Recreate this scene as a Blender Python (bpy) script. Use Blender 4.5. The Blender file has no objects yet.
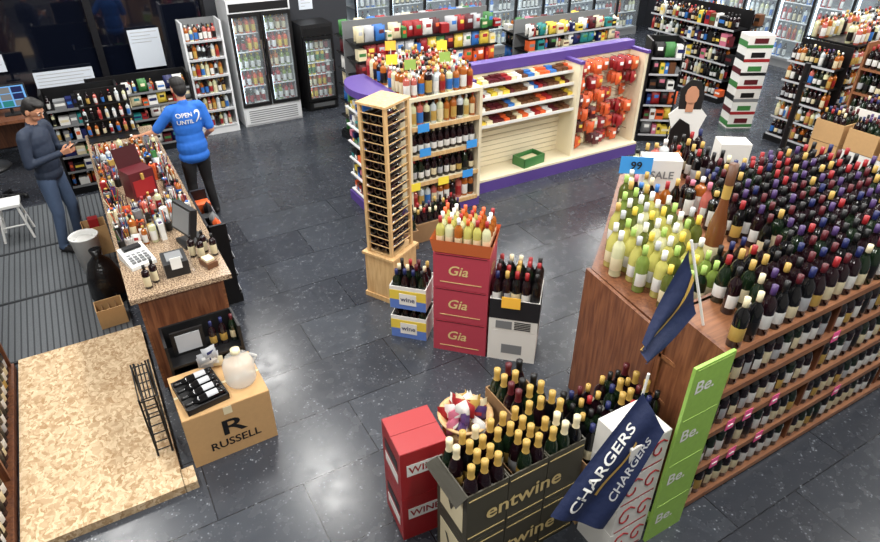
import bpy, math, random
import numpy as np
from mathutils import Matrix, Vector
from mathutils.bvhtree import BVHTree
R=random.Random(7)
rad=math.radians
COL=bpy.context.scene.collection
def lin(c):
    return tuple(((x/255)/12.92 if x/255<=.04045 else ((x/255+.055)/1.055)**2.4) for x in c)
MATS={}
def mat(name,rgb,rough=.5,metal=0,noise=0,nscale=20,emit=0,coat=0,bump=0):
    m=bpy.data.materials.new(name);m.use_nodes=True
    nt=m.node_tree;b=nt.nodes['Principled BSDF']
    c=lin(rgb)+(1,)
    b.inputs['Base Color'].default_value=c
    b.inputs['Roughness'].default_value=rough
    b.inputs['Metallic'].default_value=metal
    b.inputs['Coat Weight'].default_value=coat
    if emit:
        b.inputs['Emission Color'].default_value=c;b.inputs['Emission Strength'].default_value=emit
    if noise or bump:
        tc=nt.nodes.new('ShaderNodeTexCoord');n=nt.nodes.new('ShaderNodeTexNoise')
        n.inputs['Scale'].default_value=nscale;n.inputs['Detail'].default_value=5
        nt.links.new(tc.outputs['Object'],n.inputs['Vector'])
        if noise:
            mx=nt.nodes.new('ShaderNodeMixRGB')
            mx.inputs[1].default_value=tuple(x*(1-noise) for x in c[:3])+(1,)
            mx.inputs[2].default_value=tuple(min(1,x*(1+noise)) for x in c[:3])+(1,)
            nt.links.new(n.outputs['Fac'],mx.inputs[0]);nt.links.new(mx.outputs[0],b.inputs['Base Color'])
        if bump:
            bp=nt.nodes.new('ShaderNodeBump');bp.inputs['Strength'].default_value=bump;bp.inputs['Distance'].default_value=.02
            nt.links.new(n.outputs['Fac'],bp.inputs['Height']);nt.links.new(bp.outputs[0],b.inputs['Normal'])
    MATS[name]=m
    return m
def wood(name,c1,c2,scale=(1,1,12),rough=.4,axis_scale=3):
    m=mat(name,c1,rough);nt=m.node_tree;b=nt.nodes['Principled BSDF']
    tc=nt.nodes.new('ShaderNodeTexCoord');mp=nt.nodes.new('ShaderNodeMapping');mp.inputs['Scale'].default_value=scale
    n=nt.nodes.new('ShaderNodeTexNoise');n.inputs['Scale'].default_value=axis_scale;n.inputs['Detail'].default_value=6;n.inputs['Distortion'].default_value=.6
    r=nt.nodes.new('ShaderNodeValToRGB');r.color_ramp.elements[0].position=.35;r.color_ramp.elements[1].position=.65
    r.color_ramp.elements[0].color=lin(c1)+(1,);r.color_ramp.elements[1].color=lin(c2)+(1,)
    nt.links.new(tc.outputs['Object'],mp.inputs[0]);nt.links.new(mp.outputs[0],n.inputs['Vector']);nt.links.new(n.outputs['Fac'],r.inputs[0]);nt.links.new(r.outputs[0],b.inputs['Base Color'])
    return m
mat('g_red',(26,10,16),.12,coat=.5);mat('g_black',(12,12,14),.12,coat=.5);mat('g_green',(20,34,20),.12,coat=.5)
mat('g_olive',(84,92,38),.12,coat=.5);mat('g_yellow',(186,180,98),.12,coat=.5);mat('g_pale',(204,204,164),.12,coat=.5)
mat('g_amber',(160,88,30),.12,coat=.5);mat('g_clear',(190,198,200),.1,coat=.5);mat('g_rose',(180,96,86),.12,coat=.5);mat('g_blue',(40,70,150),.12,coat=.5);mat('g_lime',(116,136,62),.15,coat=.5);mat('g_cognac',(112,66,38),.2,coat=.4)
for n,c in dict(red=(152,32,36),purple=(70,48,98),gold=(186,152,78),black=(16,16,18),white=(226,226,222),green=(60,120,62),navy=(26,34,84),pink=(196,110,132),cream=(222,210,174),blue=(50,110,184),yellow=(222,194,72),orange=(216,94,46),teal=(40,130,130),grey=(120,122,124),silver=(176,178,182),maroon=(84,22,30),lgreen=(160,192,98),sky=(120,190,230),hotpink=(240,90,150),brown=(96,60,36)).items():
    mat('c_'+n,c,.42)
mat('c_note',(250,226,70),.6);mat('c_noteorange',(255,196,70),.6);mat('c_tagblue',(60,150,225),.6)
wood('wood_dark',(94,54,36),(132,84,56),(16,16,1.4),.4,2.5)
wood('wood_shelf',(116,72,46),(144,96,64),(1,14,14),.45,3)
wood('wood_light',(190,150,100),(212,178,128),(12,12,1.5),.5,3)
wood('wood_counter',(112,70,44),(150,98,64),(2,14,14),.4,3)
mat('cardboard',(190,152,104),.8,noise=.08,nscale=30);mat('cardboard_dark',(140,108,74),.85,noise=.1,nscale=30)
mat('cream_panel',(224,213,184),.5);mat('cream_groove',(158,148,122),.6);mat('purple_trim',(84,62,136),.45)
mat('metal_black',(20,20,22),.4,metal=.3);mat('plastic_black',(22,22,24),.45);mat('plastic_white',(225,226,224),.45)
mat('metal_white',(220,222,224),.35);mat('metal_grey',(120,122,124),.4);mat('chrome',(190,190,195),.25,metal=1)
mat('led',(225,240,255),.5,emit=5);mat('cooler_in',(170,178,184),.5);mat('lamp_tube',(255,252,244),.5,emit=9)
mat('bag_black',(14,14,16),.25,bump=.6,nscale=14);mat('mat_rubber',(84,88,92),.8,noise=.2,nscale=60,bump=.3);mat('mat_groove',(50,53,57),.9)
mat('wall_paint',(120,118,116),.8,noise=.05);mat('wall_dark',(44,46,52),.7);mat('ceil_paint',(205,205,200),.9)
mat('night_glass',(10,14,26),.08,coat=1);mat('frame_dark',(34,34,38),.4,metal=.5);mat('paper',(214,222,232),.6)
mat('skin',(190,136,106),.55,noise=.06);mat('hair',(18,15,15),.6,noise=.3,nscale=80);mat('eye_white',(230,230,228),.3);mat('eye_dark',(20,14,10),.2)
mat('lips',(150,84,74),.5);mat('jacket',(30,42,62),.7,noise=.15,bump=.4,nscale=12);mat('jeans',(66,84,112),.8,noise=.15,bump=.3,nscale=16)
mat('tshirt',(30,100,192),.75,noise=.1,bump=.5,nscale=9);mat('trousers',(16,16,20),.8,bump=.3,nscale=12);mat('shoe',(26,24,26),.5)
mat('gia_pink',(172,60,76),.5,noise=.04);mat('gia_orange',(216,112,60),.5);mat('carton_white',(222,220,214),.6);mat('carton_black',(26,26,30),.55)
mat('carton_entwine',(66,62,50),.5);mat('gold_ink',(214,190,130),.45);mat('navy_flag',(18,32,70),.7,noise=.1,bump=.3);mat('green_sign',(140,180,78),.5,noise=.15,nscale=25)
mat('screen_blue',(90,140,190),.3,emit=.8);mat('carton_lblue',(90,120,190),.5)
m=mat('granite',(176,150,120),.2,coat=.3);nt=m.node_tree;b=nt.nodes['Principled BSDF'];tc=nt.nodes.new('ShaderNodeTexCoord')
v=nt.nodes.new('ShaderNodeTexNoise');v.inputs['Scale'].default_value=90;v.inputs['Detail'].default_value=3
r=nt.nodes.new('ShaderNodeValToRGB');r.color_ramp.elements[0].position=.38;r.color_ramp.elements[1].position=.6
r.color_ramp.elements[0].color=lin((90,70,56))+(1,);r.color_ramp.elements[1].color=lin((186,162,134))+(1,)
nt.links.new(tc.outputs['Object'],v.inputs['Vector']);nt.links.new(v.outputs['Fac'],r.inputs[0]);nt.links.new(r.outputs[0],b.inputs['Base Color'])
m=mat('osb',(200,160,110),.75);nt=m.node_tree;b=nt.nodes['Principled BSDF'];tc=nt.nodes.new('ShaderNodeTexCoord')
mp=nt.nodes.new('ShaderNodeMapping');mp.inputs['Scale'].default_value=(60,34,34);mp.inputs['Rotation'].default_value=(0,0,.6)
v=nt.nodes.new('ShaderNodeTexVoronoi');v.inputs['Scale'].default_value=1
n2=nt.nodes.new('ShaderNodeTexNoise');n2.inputs['Scale'].default_value=14;n2.inputs['Detail'].default_value=6
mxv=nt.nodes.new('ShaderNodeMixRGB');mxv.inputs[0].default_value=.12
r=nt.nodes.new('ShaderNodeValToRGB');r.color_ramp.elements[0].color=lin((160,128,90))+(1,);r.color_ramp.elements[1].color=lin((216,194,160))+(1,)
sp=nt.nodes.new('ShaderNodeSeparateColor')
nt.links.new(tc.outputs['Object'],mxv.inputs[1]);nt.links.new(tc.outputs['Object'],n2.inputs['Vector']);nt.links.new(n2.outputs['Color'],mxv.inputs[2]);nt.links.new(mxv.outputs[0],mp.inputs[0])
nt.links.new(mp.outputs[0],v.inputs['Vector']);nt.links.new(v.outputs['Color'],sp.inputs[0]);nt.links.new(sp.outputs[0],r.inputs[0]);nt.links.new(r.outputs[0],b.inputs['Base Color'])
m=mat('floor_tile',(62,68,80),.3);nt=m.node_tree;b=nt.nodes['Principled BSDF'];tc=nt.nodes.new('ShaderNodeTexCoord')
br=nt.nodes.new('ShaderNodeTexBrick');br.offset=.5;br.inputs['Scale'].default_value=1;br.inputs['Brick Width'].default_value=1.2;br.inputs['Row Height'].default_value=.6;br.inputs['Mortar Size'].default_value=.005
br.inputs['Color1'].default_value=lin((46,49,56))+(1,);br.inputs['Color2'].default_value=lin((60,64,71))+(1,);br.inputs['Mortar'].default_value=lin((28,31,37))+(1,)
v=nt.nodes.new('ShaderNodeTexVoronoi');v.inputs['Scale'].default_value=30
r=nt.nodes.new('ShaderNodeValToRGB');r.color_ramp.elements[0].position=.0;r.color_ramp.elements[0].color=(1,1,1,1);r.color_ramp.elements[1].position=.24;r.color_ramp.elements[1].color=(0,0,0,1)
n2=nt.nodes.new('ShaderNodeTexNoise');n2.inputs['Scale'].default_value=9;n2.inputs['Detail'].default_value=8
mr=nt.nodes.new('ShaderNodeMapRange');mr.inputs[1].default_value=.42;mr.inputs[2].default_value=.62;mr.inputs[3].default_value=.1;mr.inputs[4].default_value=.9
ml=nt.nodes.new('ShaderNodeMath');ml.operation='MULTIPLY'
mx=nt.nodes.new('ShaderNodeMixRGB');mx.inputs[2].default_value=lin((190,196,206))+(1,)
mrr=nt.nodes.new('ShaderNodeMapRange');mrr.inputs[3].default_value=.16;mrr.inputs[4].default_value=.36
nt.links.new(tc.outputs['Object'],br.inputs['Vector']);nt.links.new(tc.outputs['Object'],v.inputs['Vector']);nt.links.new(tc.outputs['Object'],n2.inputs['Vector'])
nt.links.new(v.outputs['Distance'],r.inputs[0]);nt.links.new(n2.outputs['Fac'],mr.inputs[0]);nt.links.new(r.outputs[0],ml.inputs[0]);nt.links.new(mr.outputs[0],ml.inputs[1])
nt.links.new(ml.outputs[0],mx.inputs[0]);nt.links.new(br.outputs['Color'],mx.inputs[1]);nt.links.new(mx.outputs[0],b.inputs['Base Color']);nt.links.new(n2.outputs['Fac'],mrr.inputs[0]);nt.links.new(mrr.outputs[0],b.inputs['Roughness'])
def thin(name,rgh,fac,col,tint):
    m=bpy.data.materials.new(name);m.use_nodes=True;nt=m.node_tree;nt.nodes.clear()
    o=nt.nodes.new('ShaderNodeOutputMaterial');t=nt.nodes.new('ShaderNodeBsdfTransparent');g=nt.nodes.new('ShaderNodeBsdfPrincipled');g.inputs['Roughness'].default_value=rgh;g.inputs['Base Color'].default_value=col
    mx=nt.nodes.new('ShaderNodeMixShader');mx.inputs[0].default_value=fac;t.inputs[0].default_value=tint
    nt.links.new(t.outputs[0],mx.inputs[1]);nt.links.new(g.outputs[0],mx.inputs[2]);nt.links.new(mx.outputs[0],o.inputs[0]);MATS[name]=m
thin('clear_glass',.05,.08,(.8,.85,.9,1),(.93,.96,.97,1));thin('clear_plastic',.15,.45,(.75,.75,.72,1),(1,1,1,1))
TC={}
def text_mesh(s):
    if s in TC: return TC[s]
    cu=bpy.data.curves.new('t','FONT');cu.body=s;cu.size=1;cu.align_x='CENTER';cu.align_y='CENTER';cu.resolution_u=3;cu.offset=.015
    ob=bpy.data.objects.new('t',cu);COL.objects.link(ob)
    dg=bpy.context.evaluated_depsgraph_get();me=bpy.data.meshes.new_from_object(ob.evaluated_get(dg))
    vs=[tuple(v.co) for v in me.vertices];fs=[tuple(p.vertices) for p in me.polygons]
    bpy.data.objects.remove(ob);bpy.data.curves.remove(cu);bpy.data.meshes.remove(me)
    TC[s]=(vs,fs);return TC[s]
def frame(o,x,y):
    x=Vector(x).normalized();y=Vector(y).normalized();z=x.cross(y)
    M=Matrix.Identity(4)
    for i in range(3):
        M[i][0]=x[i];M[i][1]=y[i];M[i][2]=z[i];M[i][3]=o[i]
    return M
PROF={
 'bord':([.02,.036,.038,.038,.0387,.0387,.038,.031,.015,.0142,.0158,.0158,.003],[0,0,.006,.045,.046,.13,.19,.213,.236,.245,.246,.3,.301],'ggglllggggccc'),
 'burg':([.02,.038,.041,.041,.0417,.0417,.041,.034,.02,.0142,.0158,.0158,.003],[0,0,.006,.04,.041,.115,.15,.19,.22,.245,.246,.295,.296],'ggglllggggccc'),
 'champ':([.02,.04,.043,.043,.0437,.0437,.043,.034,.022,.018,.02,.021,.003],[0,0,.006,.04,.041,.12,.16,.205,.235,.25,.29,.315,.318],'ggglllggccccc'),
 'liq':([.02,.038,.041,.041,.0417,.0417,.041,.034,.017,.015,.0175,.0175,.003],[0,0,.006,.03,.031,.15,.2,.215,.225,.25,.251,.285,.286],'ggglllggggccc'),
}
BT={}
def btemp(kind,n):
    k=(kind,n)
    if k in BT:return BT[k]
    rs,zs,ms=PROF[kind];v=[];f=[];c=[]
    for r_,z_ in zip(rs,zs):
        for j in range(n):
            a=2*math.pi*j/n;v.append((r_*math.cos(a),r_*math.sin(a),z_))
    for i in range(len(rs)-1):
        for j in range(n):
            f.append((i*n+j,i*n+(j+1)%n,(i+1)*n+(j+1)%n,(i+1)*n+j));c.append((ms[i] if ms[i]!='l' or i<5 else 'g',2*math.pi*(j+.5)/n))
    BT[k]=(np.array(v),f,c);return BT[k]
class MB:
    def __init__(s):s.v=[];s.f=[];s.m=[];s.sm=[];s.mats=[];s.idx={}
    def mi(s,n):
        if n not in s.idx:s.idx[n]=len(s.mats);s.mats.append(n)
        return s.idx[n]
    def add(s,vs,fs,mt,M=None,smooth=False):
        o=len(s.v)
        if M is not None: vs=[tuple(M@Vector(p)) for p in vs]
        s.v.extend(vs)
        i=s.mi(mt) if isinstance(mt,str) else None
        for k,f in enumerate(fs):
            s.f.append(tuple(o+q for q in f));s.m.append(i if i is not None else s.mi(mt[k]));s.sm.append(smooth)
    def box(s,x,y,z,sx,sy,sz,mt,rz=0,M=None):
        c,n=math.cos(rz),math.sin(rz);vs=[]
        for dz in (0,1):
            for dx,dy in ((-.5,-.5),(.5,-.5),(.5,.5),(-.5,.5)):
                px,py=dx*sx,dy*sy;vs.append((x+px*c-py*n,y+px*n+py*c,z+dz*sz))
        s.add(vs,[(3,2,1,0),(4,5,6,7),(0,1,5,4),(1,2,6,5),(2,3,7,6),(3,0,4,7)],mt,M)
    def bb(s,x0,x1,y0,y1,z0,z1,mt,M=None): s.box((x0+x1)/2,(y0+y1)/2,z0,x1-x0,y1-y0,z1-z0,mt,0,M)
    def lathe(s,prof,x,y,z,mt,n=16,M=None,smooth=True):
        vs=[];fs=[]
        for r_,z_ in prof:
            for j in range(n):
                a=2*math.pi*j/n;vs.append((x+r_*math.cos(a),y+r_*math.sin(a),z+z_))
        for i in range(len(prof)-1):
            for j in range(n): fs.append((i*n+j,i*n+(j+1)%n,(i+1)*n+(j+1)%n,(i+1)*n+j))
        s.add(vs,fs,mt,M,smooth)
    def cyl(s,x,y,z,r,h,mt,n=16,r2=None,M=None):
        r2=r if r2 is None else r2
        s.lathe([(.0005,0),(r,0)],x,y,z,mt,n,M,False);s.lathe([(r,0),(r2,h)],x,y,z,mt,n,M,True);s.lathe([(r2,h),(.0005,h)],x,y,z,mt,n,M,False)
    def tube(s,a,b,r,mt,n=8):
        a=Vector(a);b=Vector(b);d=b-a
        M=Matrix.Translation(a)@d.to_track_quat('Z','Y').to_matrix().to_4x4()
        s.cyl(0,0,0,r,d.length,mt,n,M=M)
    def card(s,x,y,z,w,h,mt,ang,t=.003):
        s.box(x,y,z,t,w,h,mt,ang)
    def bottle(s,x,y,z,kind='bord',g='g_red',l='c_white',c='c_red',sc=1,ang=-2.0,n=10,M=None,half=1.25,sh=1):
        T,f,cc=btemp(kind,n);o=len(s.v)
        V=T*np.array([sc,sc,sc*sh])
        if M is not None:
            A=np.array(M);V=V@A[:3,:3].T+A[:3,3]
        V=V+np.array([x,y,z]);s.v.extend(map(tuple,V.tolist()))
        gi,li,ci=s.mi(g),s.mi(l),s.mi(c)
        for q,(k,a) in zip(f,cc):
            s.f.append((o+q[0],o+q[1],o+q[2],o+q[3]))
            if k=='l':
                d=abs((a-ang+math.pi)%(2*math.pi)-math.pi);s.m.append(li if d<half else gi)
            else: s.m.append(gi if k=='g' else ci)
            s.sm.append(True)
    def pillow(s,x,y,z,w,h,d,mt,rz=0,lab=None,M=None):
        g=4;vs=[];fs=[];c,n=math.cos(rz),math.sin(rz);ms=[]
        for side in (-1,1):
            for i in range(g+1):
                for j in range(g+1):
                    a,bq=i/g*2-1,j/g*2-1
                    bulge=(1-a**4)*(1-bq**4)
                    px=a*w/2*(1-.06*(1-abs(bq))*abs(a));py=side*d/2*bulge**.6;vs.append((x+px*c-py*n,y+px*n+py*c,z+(bq+1)/2*h))
        N=(g+1)**2
        for sd in (0,1):
            for i in range(g):
                for j in range(g):
                    q=[i*(g+1)+j,(i+1)*(g+1)+j,(i+1)*(g+1)+j+1,i*(g+1)+j+1]
                    if sd:q=q[::-1]
                    fs.append(tuple(sd*N+k for k in q));ms.append(lab if lab and 0<i<g-1 and j==2 else mt)
        s.add(vs,fs,ms,M,True)
    def ell(s,c,r,mt,n=16,M=None):
        k=10;prof=[(max(.0005,math.sin(math.pi*i/k)),-math.cos(math.pi*i/k)) for i in range(k+1)]
        T=Matrix.Translation(c)@Matrix.Diagonal((r[0],r[1],r[2],1))
        if M is not None:T=M@T
        s.lathe(prof,0,0,0,mt,n,T,True)
    def text(s,t,M,size,mt,fn=None,sx=1):
        vs,fs=text_mesh(t)
        vs=[(p[0]*size*sx,p[1]*size,0) for p in vs]
        if fn: vs=[fn(p[0],p[1]) for p in vs];s.add(vs,fs,mt)
        else: s.add(vs,fs,mt,M)
    def done(s,name,parent=None):
        me=bpy.data.meshes.new(name);me.from_pydata(s.v,[],s.f)
        for n in s.mats:me.materials.append(MATS[n])
        me.polygons.foreach_set('material_index',s.m);me.polygons.foreach_set('use_smooth',s.sm);me.update()
        ob=bpy.data.objects.new(name,me);COL.objects.link(ob)
        if parent:ob.parent=parent
        return ob
def empty(name,loc=(0,0,0),rz=0):
    e=bpy.data.objects.new(name,None);COL.objects.link(e);e.location=loc;e.rotation_euler=(0,0,rz);e.empty_display_size=.1;return e
C=R.choice
CAPS=['c_red','c_purple','c_gold','c_black','c_maroon','c_navy','c_black','c_maroon','c_black','c_cream']
LABS=['c_white','c_cream','c_white','c_white','c_gold','c_cream','c_black','c_silver']
def redwine(b,x,y,z,sc=1,ang=-2,n=9,kind=None):
    b.bottle(x,y,z,kind or C(['bord','bord','burg']),C(['g_red','g_black','g_red','g_green']),C(LABS),C(CAPS),sc*R.uniform(.97,1.03),ang+R.uniform(-.4,.4),n)
def whitewine(b,x,y,z,sc=1,ang=-2,n=10):
    b.bottle(x,y,z,C(['bord','burg']),C(['g_yellow','g_pale','g_olive','g_yellow','g_lime','g_olive']),C(['c_white','c_cream','c_white']),C(['c_white','c_yellow','c_silver','c_gold','c_white','c_lgreen']),sc,ang+R.uniform(-.4,.4),n)
def liquor(b,x,y,z,sc=1,ang=-2,n=9):
    b.bottle(x,y,z,'liq',C(['g_amber','g_amber','g_clear','g_rose','g_pale','g_red']),C(['c_white','c_cream','c_red','c_gold','c_black','c_blue']),C(['c_gold','c_red','c_black','c_white','c_black']),sc*R.uniform(.92,1.08),ang+R.uniform(-.4,.4),n)
MERCH=['c_red','c_orange','c_yellow','c_blue','c_white','c_green','c_pink','c_cream','c_navy','c_teal','c_black','c_grey','c_brown','c_maroon','c_white','c_black']
SNACK=['c_red','c_orange','c_yellow','c_white','c_cream','c_blue','c_maroon','c_red','c_green','c_silver']
# ---------------------------------------------------------------- room
def shell(name,x0,x1,y0,y1,z0,z1,mt):
    b=MB();b.bb(x0,x1,y0,y1,z0,z1,mt);return b.done(name)
shell('floor',-3,14.2,-2,13.2,-.1,0,'floor_tile')
shell('ceiling',-3,14.2,-2,13.2,4.2,4.3,'ceil_paint')
shell('wall_left',-3.1,-3,-2,13.2,0,4.2,'wall_paint')
shell('wall_front',-3,14.2,-2.1,-2,0,4.2,'wall_paint')
shell('wall_right',14.2,14.3,-2,13.2,0,4.2,'wall_dark')
shell('wall_back',4.6,14.2,13.1,13.2,0,4.2,'wall_dark')
shell('wall_storefront',-3,4.6,11.53,13.1,0,4.2,'wall_dark')
shell('wall_storefront_sill',-3,2.1,11.4,11.53,0,.45,'wall_dark')
b=MB();b.bb(2.1,4.6,11.4,11.53,0,4.2,'wall_dark');b.bb(-3,2.1,11.4,11.53,2.9,4.2,'wall_dark');b.done('wall_storefront_upper')
for i,(x0,x1) in enumerate([(-3,-1.3),(-1.3,.4),(.4,2.1)]):
    b=MB();b.bb(x0+.04,x1-.04,11.5,11.52,.5,2.86,'night_glass')
    for a in ((x0,x0+.05),(x1-.05,x1)): b.bb(a[0],a[1],11.42,11.5,.45,2.9,'frame_dark')
    b.bb(x0+.05,x1-.05,11.42,11.5,.45,.52,'frame_dark');b.bb(x0+.05,x1-.05,11.42,11.5,2.82,2.9,'frame_dark')
    b.done('window_%d'%(i+1))
b=MB();b.bb(-3,2.2,11.38,11.4,0,.1,'frame_dark');b.done('baseboard_back')
for x0,x1,z0,z1 in [(-.6,.22,.5,1.08),(.85,1.32,.95,1.55),(-1.15,-.9,1.15,1.4),(3.1,3.5,1.75,2.05),(3.7,3.95,1.6,1.85)]:
    b=MB();b.bb(x0,x1,11.385,11.395,z0,z1,'paper');
    for k in range(4): b.bb(x0+.04,x1-.04-.1*(k%2),11.382,11.385,z1-.05-.05*k,z1-.04-.05*k,'c_silver')
    b.done('window_poster')
for ix,x in enumerate([-1.2,1.6,4.4,7.2,10.0,12.6]):
    for iy,y in enumerate([.6,3.4,6.2,9.0,11.6]):
        if x<5 and y>11.2: continue
        b=MB();b.bb(-.16,.16,-.62,.62,.02,.08,'metal_white')
        for dx in (-.07,.07): b.bb(dx-.015,dx+.015,-.6,.6,.0,.02,'lamp_tube')
        o=b.done('ceiling_lamp');o.location=(x,y,4.12)
        L=bpy.data.lights.new('tube_light','AREA');L.shape='RECTANGLE';L.size=.3;L.size_y=1.2;L.energy=82;L.color=(1,.985,.95)
        lo=bpy.data.objects.new('tube_light',L);COL.objects.link(lo);lo.parent=o;lo.location=(0,0,-.02)
w=bpy.data.worlds.new('World');bpy.context.scene.world=w;w.use_nodes=True
w.node_tree.nodes['Background'].inputs[0].default_value=(.6,.68,.8,1);w.node_tree.nodes['Background'].inputs[1].default_value=.2
# ---------------------------------------------------------------- coolers
KK=[('c_orange','c_yellow','c_white'),('g_lime','c_white','c_yellow'),('c_white','c_red','c_blue'),('g_amber','c_cream','c_gold'),('c_yellow','c_green','c_red'),('g_green','c_red','c_white'),('c_red','c_white','c_red'),('g_black','c_red','c_white')]
def upright_cooler(name,x0,x1,y0,y1,h,ndoor,body,trim,nsh,base=.3):
    b=MB();t=.04
    b.bb(x0,x0+t,y0+.03,y1,.0,h,body);b.bb(x1-t,x1,y0+.03,y1,0,h,body);b.bb(x0+t,x1-t,y1-t,y1,0,h,'cooler_in');b.bb(x0,x1,y0,y1,h,h+.03,body)
    b.bb(x0+t,x1-t,y0+.03,y1-t,0,base,body);b.bb(x0+.02,x1-.02,y0,y0+.03,.04,base-.02,body)
    for k in range(6): b.bb(x0+.08,x1-.08,y0-.004,y0,.07+k*(base-.12)/6,.085+k*(base-.12)/6,'c_grey')
    b.bb(x0,x1,y0,y0+.04,h-.16,h,body)
    if trim!=body: b.bb(x0+.03,x1-.03,y0-.005,y0,h-.14,h-.02,trim)
    wd=(x1-x0)/ndoor
    for d in range(ndoor):
        a=x0+d*wd;c=a+wd;z0=base;z1=h-.17
        b.bb(a+.01,a+.05,y0-.02,y0+.03,z0,z1,trim);b.bb(c-.05,c-.01,y0-.02,y0+.03,z0,z1,trim)
        b.bb(a+.05,c-.05,y0-.02,y0+.03,z0,z0+.05,trim);b.bb(a+.05,c-.05,y0-.02,y0+.03,z1-.05,z1,trim)
        b.bb(a+.05,c-.05,y0,y0+.006,z0+.05,z1-.05,'clear_glass')
        hx=c-.05 if d==0 else a+.05
        b.bb(hx-.01,hx+.01,y0-.06,y0-.04,z0+.5,z1-.4,'chrome')
        b.bb(a+.055,a+.07,y0+.04,y0+.06,z0+.06,z1-.06,'led')
        for k in range(nsh):
            z=base+.02+k*(z1-z0-.06)/nsh
            b.bb(a+.05,c-.05,y0+.07,y1-.06,z,z+.012,'metal_white')
            n=int((wd-.14)/.075)
            for j in range(n):
                if j%2==0:g,l,cp=C(KK)
                for rr in range(2): b.bottle(a+.1+j*(wd-.2)/(n-1),y0+.12+rr*.12,z+.012,'liq',g,l,cp,.85,-1.9,8)
    return b.done(name)
upright_cooler('beverage_cooler',2.24,3.24,10.44,11.16,1.97,2,'metal_white','c_black',5,.34)
upright_cooler('mini_beverage_cooler',3.46,4.02,10.68,11.2,1.45,1,'plastic_black','c_black',5,.18)
def cooler_wall(name,p0,p1,n,h=2.1):
    b=MB();p0=Vector(p0);p1=Vector(p1);L=(p1-p0).length;ang=math.atan2(p1.y-p0.y,p1.x-p0.x)
    M=frame((p0.x,p0.y,0),(math.cos(ang),math.sin(ang),0),(-math.sin(ang),math.cos(ang),0))
    b.bb(0,L,.6,.64,0,h,'cooler_in',M);b.bb(0,L,0,.64,h,h+.25,'c_black',M);b.bb(0,L,.02,.6,0,.15,'c_grey',M)
    w_=L/n
    for d in range(n+1):b.bb(max(0,d*w_-.03),min(L,d*w_+.03),0,.05,.15,h,'c_black',M)
    for d in range(n):
        a=d*w_+.03;c=(d+1)*w_-.03
        b.bb(a,c,.0,.04,.15,.2,'c_grey',M);b.bb(a,c,0,.04,h-.05,h,'c_grey',M);b.bb(a,c,.02,.025,.2,h-.05,'clear_glass',M)
        b.bb(a+.01,a+.035,.06,.09,.2,h-.05,'led',M)
        for k in range(5):
            z=.18+k*.37;b.bb(a,c,.1,.58,z,z+.015,'metal_white',M)
            for j in range(6):
                if j%2==0: kk=C([('g_amber','c_red','c_gold'),('c_blue','c_white','c_white'),('g_green','c_white','c_green'),('c_red','c_white','c_white'),('g_clear','c_blue','c_navy'),('g_pale','c_white','c_white'),('g_black','c_cream','c_gold'),('g_red','c_white','c_maroon'),('g_clear','c_white','c_white'),('g_black','c_white','c_black')])
                if R.random()<.08: continue
                pt=M@Vector((a+.07+j*(c-a-.14)/5,.17,z+.015));b.bottle(pt.x,pt.y,pt.z,'liq',kk[0],kk[1],kk[2],1.05,-2.2,6)
    return b.done(name)
cooler_wall('refrigerated_display_case',(5.2,12.4,0),(13.2,12.4,0),10)
cooler_wall('refrigerated_display_case',(13.5,12.0,0),(13.5,.8,0),14)
# ---------------------------------------------------------------- shelf racks generic
def stock_rack(name,x,y,w,d,h,rz,nsh,fill,body='metal_black',back='metal_black',double=False,sc=1,edge='c_silver',ends=True,rows=2,pal=None,top=None):
    pal=pal or MERCH
    b=MB();M=Matrix.Translation((x,y,0))@Matrix.Rotation(rz,4,'Z')
    b.bb(-w/2,w/2,-d/2,d/2,0,.1,body,M)
    yb=0 if double else d/2-.02
    b.bb(-w/2,w/2,yb-.01,yb+.01,.1,h,back,M)
    if ends:
        for sx in (-w/2,w/2-.03): b.bb(sx,sx+.03,-d/2 if double else -d/2+.02,d/2,.1,h,body,M)
    for side in ((-1,1) if double else (-1,)):
        for k in range(nsh):
            z=.1+k*(h-.12)/nsh
            y0,y1=(-d/2,yb-.01) if side<0 else (yb+.01,d/2)
            b.bb(-w/2+.03,w/2-.03,y0,y1,z,z+.02,body,M)
            b.bb(-w/2+.03,w/2-.03,y0-.004 if side<0 else y1,y0 if side<0 else y1+.004,z-.005,z+.025,edge,M)
            gap=(h-.12)/nsh-.04
            px=-w/2+.07
            while px<w/2-.07:
                kind=fill(k) if callable(fill) else fill
                ay=-1.57+rz if side<0 else 1.57+rz
                yy=y0+.07 if side<0 else y1-.07
                if kind=='bag':
                    ww=R.uniform(.11,.17);mm=C(pal)
                    for dd in range(rows): b.pillow(px+ww/2,yy-side*dd*.1,z+.02,ww,min(gap,.22),.08,mm,R.uniform(-.15,.15),C(pal),M)
                    px+=ww+.005
                elif kind=='box':
                    ww=R.uniform(.05,.14);hh=R.uniform(.5,1)*gap*.9;b.bb(px,px+ww,yy-.05,yy+.08,z+.02,z+.02+hh,C(pal),M)
                    b.bb(px+.01,px+ww-.01,yy-.052,yy-.05,z+.02+hh*.4,z+.02+hh*.7,C(pal),M);px+=ww+.008
                else:
                    s_=min(1,gap/.3)*sc
                    for rr in range(rows):
                        q=M@Vector((px,yy+(.1 if side<0 else -.1)*rr,z+.02))
                        (liquor if kind=='liq' else redwine if kind=='red' else whitewine)(b,q.x,q.y,q.z,s_,ay,7)
                    px+=.088*max(s_,.7)
    if top:
        b.bb(-w/2,w/2,-d/2,d/2,h,h+.02,body,M)
        px=-w/2+.06
        while px<w/2-.05:
            for yy in (-d/2+.08,-d/2+.2,d/2-.2,d/2-.08):
                q=M@Vector((px,yy,h+.02));(liquor if top=='liq' else redwine)(b,q.x,q.y,q.z,1,-2.1,7)
            px+=.1
    return b.done(name)
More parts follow.
